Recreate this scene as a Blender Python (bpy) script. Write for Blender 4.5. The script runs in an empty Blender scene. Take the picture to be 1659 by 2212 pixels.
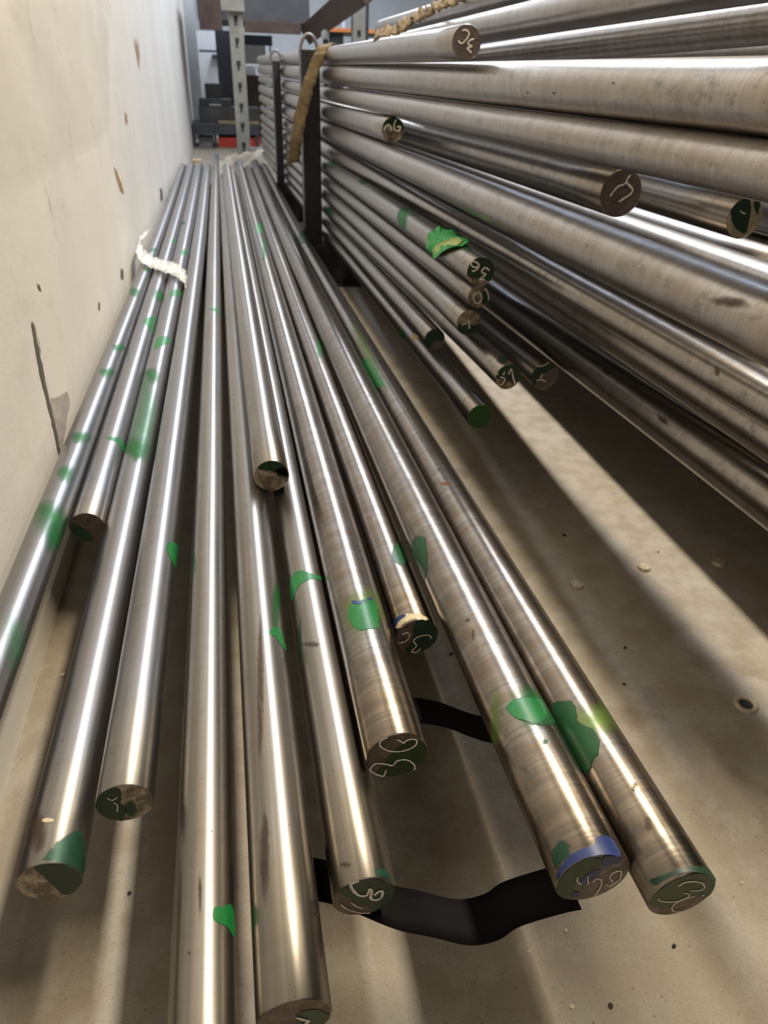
import bpy, bmesh, math, random
from mathutils import Vector, Matrix

# ------------------------------------------------------------------ camera
FLOOR = 0.73                      # camera height above the floor (metres)
W, H, FPX = 1659, 2212, 1534.0
CX, CY = W / 2, H / 2
def _cam(u, v): return Vector((u - CX, CY - v, -FPX))
_Y = _cam(470, 140).normalized()
_D = _cam(735, 3500)
_Z = -(_D - _D.dot(_Y) * _Y); _Z.normalize()
_X = _Y.cross(_Z)
ROT = Matrix((_X, _Y, _Z))        # world <- camera
def ray(u, v): return (ROT @ _cam(u, v)).normalized()
def at_y(u, v, y):                # point of the line of sight at depth y
    r = ray(u, v); return Vector((r.x / r.y * y, y, FLOOR + r.z / r.y * y))
def at_z(u, v, z):                # point of the line of sight at height z above the floor
    r = ray(u, v); t = (z - FLOOR) / r.z; return Vector((r.x * t, r.y * t, z))
def at_x(u, v, x):
    r = ray(u, v); t = x / r.x; return Vector((x, r.y * t, FLOOR + r.z * t))

scene = bpy.context.scene
COL = scene.collection
camd = bpy.data.cameras.new('camera'); camo = bpy.data.objects.new('camera', camd); COL.objects.link(camo)
camd.sensor_fit = 'HORIZONTAL'; camd.sensor_width = 36.0; camd.lens = 36.0 * FPX / W
camd.clip_start = 0.02; camd.clip_end = 60
camo.matrix_world = Matrix.Translation((0, 0, FLOOR)) @ ROT.to_4x4()
camd.dof.use_dof = True; camd.dof.focus_distance = 0.62; camd.dof.aperture_fstop = 14
scene.camera = camo

# ------------------------------------------------------------------ world, lamps, exposure
scene.view_settings.view_transform = 'Standard'; scene.view_settings.look = 'None'
scene.view_settings.exposure = -0.1; scene.view_settings.gamma = 1.0
scene.view_settings.use_curve_mapping = False
world = bpy.data.worlds.new('world'); scene.world = world; world.use_nodes = True
world.node_tree.nodes['Background'].inputs[0].default_value = (0.9, 0.92, 1.0, 1)
world.node_tree.nodes['Background'].inputs[1].default_value = 0.015

LAMPS = [  # x, y, z above floor, width x, length y, watts, colour, tilt about y
    (1.15, 1.35, 3.3, 0.20, 2.5, 150, (1.0, 0.84, 0.60), 0.33),
    (1.15, 5.1, 3.3, 0.20, 4.9, 205, (0.84, 0.90, 1.0), 0.33),
    (2.75, 0.9, 3.3, 0.10, 2.6, 13, (1.0, 0.86, 0.62), 0.7),
    (2.75, 6.2, 3.3, 0.13, 7.6, 62, (0.62, 0.76, 1.0), 0.7),
    (0.6, -2.2, 3.0, 0.6, 1.2, 9, (1.0, 0.90, 0.80), 0.0),  # added weak frontal fill for the bar ends, behind the camera
    (0.9, 10.0, 3.2, 0.3, 4.0, 150, (0.88, 0.93, 1.0), 0.0),
]
def lamp_lights():
    for i, (x, y, z, w, l, e, c, tilt) in enumerate(LAMPS):
        d = bpy.data.lights.new('lamp_light', 'AREA'); d.shape = 'RECTANGLE'
        d.size = w; d.size_y = l; d.energy = e; d.color = c
        o = bpy.data.objects.new('lamp_light', d); COL.objects.link(o)
        o.location = (x, y, z); o.rotation_euler = (0, tilt, 0)
lamp_lights()

# ------------------------------------------------------------------ helpers
rnd = random.Random(7)
def tag(o, label=None, cat=None, group=None, kind=None):
    if label: o['label'] = label
    if cat: o['category'] = cat
    if group: o['group'] = group
    if kind: o['kind'] = kind
    return o
def mesh_obj(name, verts, faces, mat, parent=None, loc=(0, 0, 0), smooth=False, attr=None):
    loc = Vector(loc)
    me = bpy.data.meshes.new(name)
    me.from_pydata([tuple(Vector(v) - loc) for v in verts], [], faces); me.update()
    if smooth:
        for p in me.polygons: p.use_smooth = True
    if attr:
        a = me.attributes.new('fade', 'FLOAT', 'POINT')
        for i, t in enumerate(attr): a.data[i].value = t
    if isinstance(mat, (list, tuple)):
        for m in mat: me.materials.append(m)
    else: me.materials.append(mat)
    o = bpy.data.objects.new(name, me); COL.objects.link(o)
    if parent:
        o.parent = parent; o.location = loc - Vector(parent.get('_w', parent.location)) if False else loc
        o.matrix_parent_inverse = Matrix.Translation(-WLOC[parent.name])
    else: o.location = loc
    WLOC[o.name] = Vector(loc)
    return o
WLOC = {}
def empty(name, loc, **k):
    o = bpy.data.objects.new(name, None); COL.objects.link(o); o.location = loc; o.empty_display_size = .05
    WLOC[o.name] = Vector(loc); tag(o, **k); return o
def box_bm(bm, c, s, rot=None, bev=0.0):
    r = bmesh.ops.create_cube(bm, size=1.0)
    vs = r['verts']
    for v in vs: v.co = Vector((v.co.x * s[0], v.co.y * s[1], v.co.z * s[2]))
    if bev:
        es = list({e for v in vs for e in v.link_edges})
        rr = bmesh.ops.bevel(bm, geom=es, offset=bev, segments=2, affect='EDGES', profile=.6)
        vs = list({v for f in rr['faces'] for v in f.verts} | {v for v in vs if v.is_valid})
    M = Matrix.Translation(Vector(c)) @ (rot.to_4x4() if rot else Matrix.Identity(4))
    for v in vs: v.co = M @ v.co
def bm_obj(name, bm, mat, parent=None, loc=(0, 0, 0), smooth=False):
    loc = Vector(loc)
    bmesh.ops.translate(bm, vec=-loc, verts=bm.verts)
    me = bpy.data.meshes.new(name); bm.to_mesh(me); bm.free(); me.materials.append(mat)
    if smooth:
        for p in me.polygons: p.use_smooth = True
    o = bpy.data.objects.new(name, me); COL.objects.link(o); o.location = loc; WLOC[o.name] = loc
    if parent:
        o.parent = parent; o.matrix_parent_inverse = Matrix.Translation(-WLOC[parent.name])
    return o
def box(name, lo, hi, mat, parent=None, bev=0.0):
    bm = bmesh.new(); lo = Vector(lo); hi = Vector(hi)
    box_bm(bm, (lo + hi) / 2, hi - lo, bev=bev)
    return bm_obj(name, bm, mat, parent, ((lo.x + hi.x) / 2, (lo.y + hi.y) / 2, lo.z))

# ------------------------------------------------------------------ materials
def nodes(name):
    m = bpy.data.materials.new(name); m.use_nodes = True
    nt = m.node_tree; b = nt.nodes['Principled BSDF']; return m, nt, b
def N(nt, t, **k):
    n = nt.nodes.new(t)
    for a, v in k.items(): setattr(n, a, v)
    return n
def mapping(nt, scale, src='Object', loc=(0, 0, 0)):
    tc = N(nt, 'ShaderNodeTexCoord'); mp = N(nt, 'ShaderNodeMapping')
    mp.inputs['Scale'].default_value = scale; mp.inputs['Location'].default_value = loc
    nt.links.new(tc.outputs[src], mp.inputs[0]); return mp
def noise(nt, scale, vec=(1, 1, 1), detail=3, rough=.55, src='Object', loc=(0, 0, 0), dist=0):
    mp = mapping(nt, vec, src, loc); n = N(nt, 'ShaderNodeTexNoise')
    n.inputs['Scale'].default_value = scale; n.inputs['Detail'].default_value = detail
    n.inputs['Roughness'].default_value = rough; n.inputs['Distortion'].default_value = dist
    nt.links.new(mp.outputs[0], n.inputs['Vector']); return n.outputs[0]
def ramp(nt, fac, stops):
    r = N(nt, 'ShaderNodeValToRGB'); el = r.color_ramp.elements
    while len(el) < len(stops): el.new(.5)
    for e, (p, c) in zip(el, stops):
        e.position = p; e.color = (*c, 1) if len(c) == 3 else c
    nt.links.new(fac, r.inputs[0]); return r.outputs[0]
def mix(nt, fac, a, b, mode='MIX'):
    m = N(nt, 'ShaderNodeMix', data_type='RGBA', blend_type=mode)
    for i, s in ((0, fac), (6, a), (7, b)):
        if isinstance(s, (int, float)): m.inputs[i].default_value = s
        elif isinstance(s, tuple): m.inputs[i].default_value = (*s, 1) if len(s) == 3 else s
        else: nt.links.new(s, m.inputs[i])
    return m.outputs[2]
def bump(nt, b, h, strength, dist=.001, prev=None):
    n = N(nt, 'ShaderNodeBump'); n.inputs['Strength'].default_value = strength; n.inputs['Distance'].default_value = dist
    nt.links.new(h, n.inputs['Height'])
    if prev: nt.links.new(prev, n.inputs['Normal'])
    nt.links.new(n.outputs[0], b.inputs['Normal']); return n.outputs[0]
g = lambda v: (v, v, v)

def steel(name, col, rough, ring=.3, grime=.35, spots=.5, streak=.3):
    m, nt, b = nodes(name); b.inputs['Metallic'].default_value = 1.0
    big = noise(nt, 9, (1, .35, 1), 4, .6)                       # broad tarnish
    rings = noise(nt, 1.0, (14, 330, 14), 3, .65)                # turning marks round the bar
    rings2 = noise(nt, 1.0, (10, 70, 10), 2, .5, loc=(3, 1, 2))
    lines = noise(nt, 1.0, (260, 2.2, 260), 3, .6)               # draw lines along the bar
    spot = noise(nt, 70, (1, .55, 1), 4, .7, loc=(5, 5, 5))
    c1 = tuple(v * .50 for v in col); brown = (col[0] * .62, col[1] * .50, col[2] * .38)
    c = mix(nt, ramp(nt, big, [(.30, g(0)), (.72, g(grime))]), col, brown)
    c = mix(nt, ramp(nt, lines, [(.38, g(streak)), (.62, g(0))]), c, tuple(v * .66 for v in col))
    c = mix(nt, ramp(nt, rings2, [(.35, g(ring * .8)), (.6, g(0))]), c, brown)
    c = mix(nt, ramp(nt, rings, [(.40, g(min(1, ring))), (.54, g(0))]), c, tuple(v * .62 for v in col))
    c = mix(nt, ramp(nt, spot, [(.54, g(0)), (.70, g(spots))]), c, c1)
    pit = noise(nt, 260, (1, 1, 1), 2, .5, loc=(9, 1, 7))
    pm = ramp(nt, pit, [(.735, g(0)), (.76, g(.8))])
    c = mix(nt, pm, c, (.06, .045, .035))
    nt.links.new(c, b.inputs['Base Color'])
    r = ramp(nt, big, [(.3, g(rough * .93)), (.7, g(rough * 1.12))])
    r = mix(nt, ramp(nt, spot, [(.55, g(0)), (.8, g(.8))]), r, g(rough * 1.3))
    nt.links.new(r, b.inputs['Roughness'])
    if ring > .2:
        n1 = bump(nt, b, rings, .12 * ring, .0006)
        n2 = bump(nt, b, rings2, .06 * ring, .0008, n1); bump(nt, b, spot, .03, .0004, n2)
    return m
S_SMOOTH = steel('bright_drawn_steel', (.36, .36, .368), .345, .12, .45, .35, .5)
S_WARM = steel('oiled_steel', (.385, .37, .345), .315, .12, .65, .35, .9)
S_TURN = steel('turned_steel', (.36, .335, .31), .28, .9, .45, .9, .2)
S_SCALE = steel('peeled_steel', (.41, .385, .36), .31, .5, .6, 1.0, .15)
S_FAR = steel('grey_steel', (.35, .335, .32), .34, .25, .35, .5, .2)

def plain(name, col, rough=.6, metal=0.0, var=.15, scale=30, bmp=.1, spec=.5):
    m, nt, b = nodes(name); b.inputs['Roughness'].default_value = rough; b.inputs['Metallic'].default_value = metal
    b.inputs['Specular IOR Level'].default_value = spec
    n = noise(nt, scale, (1, 1, 1), 4, .6)
    nt.links.new(mix(nt, ramp(nt, n, [(.3, g(0)), (.7, g(1))]), tuple(v * (1 - var) for v in col), tuple(min(1, v * (1 + var)) for v in col)), b.inputs['Base Color'])
    if bmp: bump(nt, b, n, bmp, .001)
    return m
def paint(name, col, rough=.45, metal=0.0, breakup=.0, scale=160, edge=(.0, .6), alpha=1.0):
    """paint that lies on steel; 'fade' attribute 1 inside, 0 at the sprayed edge"""
    m, nt, b = nodes(name); b.inputs['Roughness'].default_value = rough; b.inputs['Metallic'].default_value = metal
    n = noise(nt, scale, (1, .6, 1), 4, .6)
    nt.links.new(mix(nt, n, tuple(v * .55 for v in col), tuple(min(1, v * 1.45) for v in col)), b.inputs['Base Color'])
    at = N(nt, 'ShaderNodeAttribute', attribute_name='fade')
    n2 = noise(nt, scale * .6, (1, 1, 1), 3, .7, loc=(2, 2, 2))
    ad = N(nt, 'ShaderNodeMath', operation='MULTIPLY_ADD'); ad.inputs[1].default_value = breakup; ad.inputs[2].default_value = -breakup * .5
    nt.links.new(n2, ad.inputs[0])
    s = N(nt, 'ShaderNodeMath', operation='ADD'); nt.links.new(at.outputs['Fac'], s.inputs[0]); nt.links.new(ad.outputs[0], s.inputs[1])
    mr = N(nt, 'ShaderNodeMapRange'); mr.inputs[1].default_value = edge[0]; mr.inputs[2].default_value = edge[1]; mr.inputs[4].default_value = alpha
    nt.links.new(s.outputs[0], mr.inputs[0]); nt.links.new(mr.outputs[0], b.inputs['Alpha'])
    return m
P_GREEN = paint('green_marker_paint', (.006, .145, .03), .38, .0, .25, edge=(.02, .12))
P_DEEP = paint('deep_green_paint', (.004, .065, .018), .4, .0, .5, edge=(.03, .2))
P_SPRAY = paint('green_spray', (.008, .15, .03), .5, .3, .15, edge=(0, 1.0), alpha=.85)
P_PALE = paint('pale_green_spray', (.09, .27, .14), .5, .5, .1, edge=(0, 1.2), alpha=.6)
P_LIME = paint('lime_spray', (.14, .26, .03), .5, .3, .1, edge=(0, 1.0), alpha=.65)
P_TEAL = paint('faded_green_paint', (.018, .075, .045), .45, .35, .7, edge=(.1, .8), alpha=.85)
P_BLUE = paint('blue_paint', (.012, .028, .13), .4, .0, .2, edge=(.02, .12))
P_END = paint('dark_green_end_paint', (.007, .034, .016), .42, .0, .45, 120, edge=(.04, .2))
P_ENDO = paint('olive_green_end_paint', (.016, .042, .010), .42, .0, .45, 120, edge=(.04, .2))
P_ENDL = paint('leaf_green_end_paint', (.016, .085, .012), .42, .0, .45, 120, edge=(.04, .2))
P_GRIME = paint('brown_grime', (.07, .045, .03), .6, .3, .7, 200, edge=(.2, .9), alpha=.8)
P_RUST = paint('rust', (.16, .055, .02), .7, .0, .9, 300, edge=(.3, .9), alpha=.8)
P_TAN = paint('torn_tan_paper', (.50, .38, .22), .8, .0, .8, 200, edge=(.25, .5))
P_CREAM = paint('cream_paint', (.50, .43, .28), .6, .0, .8, 300, edge=(.15, .5))
CHALK = plain('white_chalk', (.80, .76, .72), .9, 0, .2, 900, .3)

def cut_face(name, col, rough=.5, lo=.4):
    m, nt, b = nodes(name); b.inputs['Metallic'].default_value = .45; b.inputs['Roughness'].default_value = rough
    saw = noise(nt, 1.0, (90, 1, 520), 3, .6, dist=.4); blot = noise(nt, 75, (1, 1, 1), 5, .65)
    c = mix(nt, ramp(nt, blot, [(.42, g(0)), (.56, g(1))]), col, tuple(v * lo for v in col))
    c = mix(nt, ramp(nt, saw, [(.35, g(.5)), (.6, g(0))]), c, tuple(v * .35 for v in col))
    nt.links.new(c, b.inputs['Base Color']); n1 = bump(nt, b, saw, .5, .0008); bump(nt, b, blot, .4, .001, n1)
    return m
F_BARE = cut_face('sawn_face_bare', (.50, .41, .32), .45, .3)
F_BROWN = cut_face('sawn_face_brown', (.20, .155, .13), .5, .6)
F_GREY = cut_face('sawn_face_grey', (.21, .18, .17), .45, .6)
F_MAUVE = cut_face('sawn_face_mauve', (.20, .165, .16), .55, .75)
F_CREAM = cut_face('sawn_face_cream', (.62, .52, .38), .5, .7)

# floor: worn concrete
def floor_mat():
    m, nt, b = nodes('worn_concrete_floor'); b.inputs['Roughness'].default_value = .55
    b.inputs['Specular IOR Level'].default_value = .35
    big = noise(nt, 3.5, (1, .6, 1), 6, .6); mid = noise(nt, 22, (1, 1, 1), 6, .65, loc=(3, 2, 0)); fine = noise(nt, 420, (1, 1, 1), 2, .5)
    c = mix(nt, ramp(nt, big, [(.3, g(0)), (.7, g(1))]), (.33, .295, .235), (.34, .32, .285))
    c = mix(nt, ramp(nt, mid, [(.42, g(.45)), (.6, g(0))]), c, (.21, .165, .115))
    st = noise(nt, 7, (1, 1, 1), 5, .7, loc=(8, 8, 8))
    c = mix(nt, ramp(nt, st, [(.6, g(0)), (.72, g(.5))]), c, (.15, .11, .08))
    c = mix(nt, ramp(nt, fine, [(.3, g(.5)), (.45, g(0))]), c, (.18, .14, .10))
    sp = N(nt, 'ShaderNodeTexVoronoi'); sp.inputs['Scale'].default_value = 60
    mp = mapping(nt, (1, 1, 1)); nt.links.new(mp.outputs[0], sp.inputs['Vector'])
    c = mix(nt, ramp(nt, sp.outputs['Distance'], [(.05, g(.6)), (.09, g(0))]), c, (.10, .075, .055))
    nt.links.new(c, b.inputs['Base Color'])
    rr = ramp(nt, mid, [(.35, g(.42)), (.65, g(.7))]); nt.links.new(rr, b.inputs['Roughness'])
    n1 = bump(nt, b, fine, .12, .0008); bump(nt, b, mid, .15, .002, n1)
    return m
def wall_mat():
    m, nt, b = nodes('painted_plaster_wall'); b.inputs['Roughness'].default_value = .6
    vert = noise(nt, 1.0, (3, 2.6, .55), 5, .6); mid = noise(nt, 12, (1, .5, 1), 5, .65, loc=(1, 2, 3)); fine = noise(nt, 160, (1, .7, 1), 4, .6)
    c = mix(nt, ramp(nt, vert, [(.35, g(0)), (.65, g(1))]), (.72, .685, .62), (.63, .61, .575))
    c = mix(nt, ramp(nt, mid, [(.55, g(0)), (.75, g(.35))]), c, (.50, .44, .37))
    sm = noise(nt, 1.0, (9, 14, 3.0), 4, .75, loc=(4, 7, 2))
    c = mix(nt, ramp(nt, sm, [(.62, g(0)), (.74, g(.7))]), c, (.33, .28, .23))
    c = mix(nt, ramp(nt, fine, [(.66, g(0)), (.74, g(.35))]), c, (.32, .27, .22))
    nt.links.new(c, b.inputs['Base Color']); n1 = bump(nt, b, mid, .35, .004); bump(nt, b, fine, .15, .001, n1)
    return m
M_FLOOR = floor_mat(); M_WALL = wall_mat()
M_WALLFAR = plain('far_white_wall', (.66, .70, .76), .7, 0, .05, 4, .05)
M_WALLDIM = plain('dim_grey_wall', (.06, .058, .056), .8, 0, .08, 3, .05)
M_CEIL = plain('ceiling_panels', (.05, .05, .055), .8, 0, .06, 2, .05)
M_BLACK = plain('black_powder_coat', (.016, .016, .021), .42, 0, .25, 40, .1)
M_DARK = plain('dark_steel_blue', (.045, .050, .062), .5, .2, .25, 12, .1)
M_POST = plain('galvanised_post', (.25, .25, .225), .5, .35, .15, 18, .1)
M_LOOP = plain('dull_grey_loop', (.16, .155, .15), .5, .3, .2, 60, .1)
M_HOLE = plain('slot_shadow', (.02, .02, .025), .8, 0, .1, 10, 0)
M_BEAM = plain('brown_rack_beam', (.055, .032, .024), .6, 0, .3, 10, .1)
M_ORANGE = plain('orange_rack_beam', (.62, .22, .06), .5, 0, .15, 10, .05)
M_SHELF = plain('grey_shelf_deck', (.07, .072, .08), .6, .3, .2, 8, .1)
M_WHITE = plain('white_enamel', (.62, .64, .68), .5, 0, .06, 8, .03)
M_GREYB = plain('pale_grey_sheet', (.40, .42, .44), .6, 0, .1, 8, .05)
M_RED = plain('red_crate', (.42, .03, .022), .5, 0, .2, 14, .05)
M_OLIVE = plain('olive_board', (.20, .17, .09), .7, 0, .25, 14, .1)
M_WOOD = plain('raw_wood', (.30, .22, .12), .7, 0, .25, 30, .2)
M_BAND = plain('black_steel_band', (.0035, .003, .0035), .75, .0, .2, 120, .1, .12)
M_WEB = plain('tan_webbing', (.15, .11, .062), .85, 0, .35, 60, .4)
M_WEBD = plain('brown_webbing', (.13, .085, .045), .85, 0, .35, 60, .4)
M_DUST = plain('pale_rubble', (.30, .27, .22), .9, 0, .3, 60, .6)
M_FILM = None
M_TAPE = plain('green_paper_tape', (.04, .36, .09), .6, 0, .5, 140, .4)
M_TAPEB = plain('yellowed_tape_back', (.50, .58, .22), .7, 0, .3, 140, .3)

# ------------------------------------------------------------------ setting
YF = 14.0
def quad(name, pts, mat, kind='structure', label=None):
    o = mesh_obj(name, pts, [tuple(range(len(pts)))], mat); tag(o, kind=kind); return o
box('floor', (-.9, -3.0, -.10), (7.0, YF, 0), M_FLOOR)['kind'] = 'structure'
wl = box('wall_left', (-.50, -3.0, 0), (-.31, 11.2, 6.0), M_WALL); wl['kind'] = 'structure'
box('wall_back', (-.9, YF, 0), (7.0, YF + .12, 6.0), M_WALLFAR)['kind'] = 'structure'
box('wall_right', (6.9, -3.0, 0), (7.02, YF, 6.0), M_WALLDIM)['kind'] = 'structure'
box('wall_front', (-.9, -3.12, 0), (7.0, -3.0, 6.0), M_WALLDIM)['kind'] = 'structure'
box('ceiling', (-.9, -3.0, 6.0), (7.0, YF, 6.1), M_CEIL)['kind'] = 'structure'

# ------------------------------------------------------------------ round bars
YS = 2.93
class Rod:
    def __init__(s, R, x0, z0, ax, az, y0, y1, mat):
        s.R, s.x0, s.z0, s.ax, s.az, s.y0, s.y1, s.mat = R, x0, z0, ax, az, y0, y1, mat
    def axis(s, y):
        k = .25; d = YS - y
        sp = k * math.log1p(math.exp(max(-30, min(30, d / k))))   # straight to the frame, level beyond it
        yy = YS - sp; fx = -.028 if s.x0 > .33 else (-.006 if s.x0 > .025 else (-.004 if s.x0 > 0 else 0.0))
        return Vector((s.x0 + s.ax * yy + fx * (y - yy), y, FLOOR + s.z0 + s.az * yy))
    def hit(s, u, v):                                              # (angle, y) where the line of sight meets the bar
        r = ray(u, v)
        a, c, = r.x - s.ax * r.y, r.z - s.az * r.y
        A = a * a + c * c; B = -2 * (a * s.x0 + c * s.z0); C = s.x0 ** 2 + s.z0 ** 2 - s.R ** 2
        D = B * B - 4 * A * C
        t = (-B - math.sqrt(max(D, 0))) / (2 * A)
        px, pz = r.x * t - s.x0 - s.ax * r.y * t, r.z * t - s.z0 - s.az * r.y * t
        return math.atan2(px, pz), r.y * t                          # angle from the top, + to the right
    def surf(s, phi, y, lift=.0003):
        a = s.axis(y); r = s.R + lift
        return Vector((a.x + r * math.sin(phi), y, a.z + r * math.cos(phi)))
    def disc(s, u, v, lift=.0004):                                  # point of the near end face
        r = ray(u, v); y = s.y0; a = s.axis(y)
        d = Vector((r.x / r.y * y - a.x, 0, FLOOR + r.z / r.y * y - a.z))
        if d.length > s.R * .985: d *= s.R * .985 / d.length
        return Vector((a.x + d.x, y - lift, a.z + d.z))

def make_rod(key, spec, label, group, mat, facemat, seg=56):
    R, x0, z0, ax, az, y0, y1 = spec
    rod = Rod(R, x0, z0, ax, az, y0, y1, mat)
    ch = R * .035
    ys = [(y0, R - ch), (y0 + ch, R)]
    y = y0 + .12
    while y < y1 - .2: ys.append((y, R)); y += .22
    ys += [(y1 - ch, R), (y1, R - ch)]
    V, Fc = [], []
    for (yy, rr) in ys:
        a = rod.axis(yy)
        for i in range(seg):
            t = 2 * math.pi * i / seg
            V.append((a.x + rr * math.sin(t), yy, a.z + rr * math.cos(t)))
    for k in range(len(ys) - 1):
        for i in range(seg):
            j = (i + 1) % seg
            Fc.append((k * seg + i, k * seg + j, (k + 1) * seg + j, (k + 1) * seg + i))
    Fc.append(tuple((len(ys) - 1) * seg + i for i in range(seg)))
    o = mesh_obj('steel_bar', V, Fc, mat, loc=rod.axis(y0) - Vector((0, 0, R)), smooth=True)
    tag(o, label, 'steel bar', group)
    # near end face: its own part, slightly dished with saw texture
    a = rod.axis(y0); VV = [(a.x, y0, a.z)]; FF = []
    for ri, rr in enumerate((.5, 1.0)):
        for i in range(seg):
            t = 2 * math.pi * i / seg
            VV.append((a.x + (R - ch) * rr * math.sin(t), y0, a.z + (R - ch) * rr * math.cos(t)))
    for i in range(seg):
        j = (i + 1) % seg
        FF.append((0, 1 + j, 1 + i)); FF.append((1 + i, 1 + j, 1 + seg + j, 1 + seg + i))
    mesh_obj('end_face', VV, FF, facemat, o, loc=a)
    rod.obj = o
    return rod

def smooth_loop(pts, n=6, jit=0, seed=0):
    r = random.Random(seed); out = []; m = len(pts)
    for i in range(m):
        p0, p1, p2, p3 = pts[(i - 1) % m], pts[i], pts[(i + 1) % m], pts[(i + 2) % m]
        for k in range(n):
            t = k / n
            q = [0.5 * (2 * b + (c - a) * t + (2 * a - 5 * b + 4 * c - d) * t * t + (3 * b - a - 3 * c + d) * t ** 3) for a, b, c, d in zip(p0, p1, p2, p3)]
            out.append((q[0] + r.uniform(-jit, jit), q[1] + r.uniform(-jit, jit)))
    return out
def fill(loop, soft, step_n=9, cap=None):
    """triangulate a closed 2-D outline; returns points, faces and a fade value that falls to 0 at the outline"""
    from mathutils.geometry import delaunay_2d_cdt
    L = [Vector(p) for p in loop]; n = len(L)
    x0, x1 = min(p.x for p in L), max(p.x for p in L); y0, y1 = min(p.y for p in L), max(p.y for p in L)
    def inside(p):
        c = False
        for i in range(n):
            a, b = L[i], L[i - 1]
            if (a.y > p.y) != (b.y > p.y) and p.x < (b.x - a.x) * (p.y - a.y) / (b.y - a.y) + a.x: c = not c
        return c
    def dist(p):
        m = 1e9
        for i in range(n):
            a, b = L[i - 1], L[i]; d = b - a; t = max(0, min(1, (p - a).dot(d) / max(d.length_squared, 1e-18)))
            m = min(m, (p - a - d * t).length)
        return m
    st = cap or max(x1 - x0, y1 - y0) / step_n; st = min(st, min(x1 - x0, y1 - y0) / 5); st = max(st, max(x1 - x0, y1 - y0) / 34)
    P = list(L); y = y0 + st / 2
    while y < y1:
        x = x0 + st / 2
        while x < x1:
            q = Vector((x, y))
            if inside(q) and dist(q) > st * .3: P.append(q)
            x += st
        y += st
    vo, _, fo, *_ = delaunay_2d_cdt(P, [(i, (i + 1) % n) for i in range(n)], [], 1, 1e-9)
    D = [dist(p) for p in vo]; mx = max(D) or 1
    return vo, [tuple(f) for f in fo], [min(1.0, d / mx / max(soft, .01)) for d in D]
def patch(rod, pts, mat, name='paint_mark', soft=.12, lift=.0003, jit=0, label=None, seed=1):
    """paint on the round side of a bar: outline -> (arc length, y) on the bar"""
    L = [rod.hit(u, v) for u, v in smooth_loop(pts, 6, jit, seed)]
    ys = [y for _, y in L]; ps = [p * rod.R for p, _ in L]
    k = min(1.0, 1.2 * (max(ps) - min(ps)) / max(1e-6, max(ys) - min(ys)))       # long marks are meshed in squeezed space
    P, F, A = fill([(p * rod.R, y * k) for p, y in L], soft, cap=.0045)
    V = [rod.surf(q.x / rod.R, q.y / k, lift) for q in P]
    return mesh_obj(name, V, F, mat, rod.obj, loc=V[0], smooth=True, attr=A)
def blob(rod, u, v, ru, rv, mat, soft=1.0, lift=.0003, ang=0, n=10, seed=3, wob=.15, name='paint_mark'):
    r = random.Random(seed); pts = []
    for i in range(n):
        t = 2 * math.pi * i / n; k = 1 + r.uniform(-wob, wob)
        x, y = ru * k * math.cos(t), rv * k * math.sin(t)
        pts.append((u + x * math.cos(ang) - y * math.sin(ang), v + x * math.sin(ang) + y * math.cos(ang)))
    return patch(rod, pts, mat, name, soft, lift)
def end_patch(rod, pts, mat, name='end_paint', soft=.1, lift=.0004, jit=1.0, seed=2):
    L = [rod.disc(u, v, lift) for u, v in smooth_loop(pts, 5, jit, seed)]
    P, F, A = fill([(p.x, p.z) for p in L], soft); y = L[0].y
    V = [Vector((q.x, y, q.y)) for q in P]
    return mesh_obj(name, V, [f[::-1] for f in F], mat, rod.obj, loc=V[0], attr=A)
def chalk(rod, strokes, w=2.2, name='chalk_mark', mat=None, lift=.0009):
    """hand-written strokes on an end face, each a thin ribbon of chalk"""
    V, F = [], []
    for st in strokes:
        fine = []
        for i in range(len(st) - 1):
            p0, p1, p2, p3 = st[max(i - 1, 0)], st[i], st[i + 1], st[min(i + 2, len(st) - 1)]
            for k in range(5):
                t = k / 5
                fine.append(tuple(0.5 * (2 * b + (c - a) * t + (2 * a - 5 * b + 4 * c - d) * t * t + (3 * b - a - 3 * c + d) * t ** 3) for a, b, c, d in zip(p0, p1, p2, p3)))
        fine.append(st[-1])
        P = [rod.disc(u, v, lift) for u, v in fine]
        wid = w * .5 * rod.y0 / (FPX * .8) * 1.0
        wid = w * .62 * (P[0] - Vector((0, 0, FLOOR))).length / FPX
        b0 = len(V)
        for i, p in enumerate(P):
            d = (P[min(i + 1, len(P) - 1)] - P[max(i - 1, 0)])
            d = d.normalized() if d.length > 1e-7 else Vector((1, 0, 0)); nn = Vector((d.z, 0, -d.x))
            k = wid * (.75 + .5 * rnd.random())
            V += [p + nn * k, p + Vector((0, -.0003, 0)), p - nn * k]
        for i in range(len(P) - 1):
            a = b0 + i * 3
            F += [(a, a + 3, a + 4, a + 1), (a + 1, a + 4, a + 5, a + 2)]
    return mesh_obj(name, V, F, mat or CHALK, rod.obj, loc=V[0])

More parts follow.
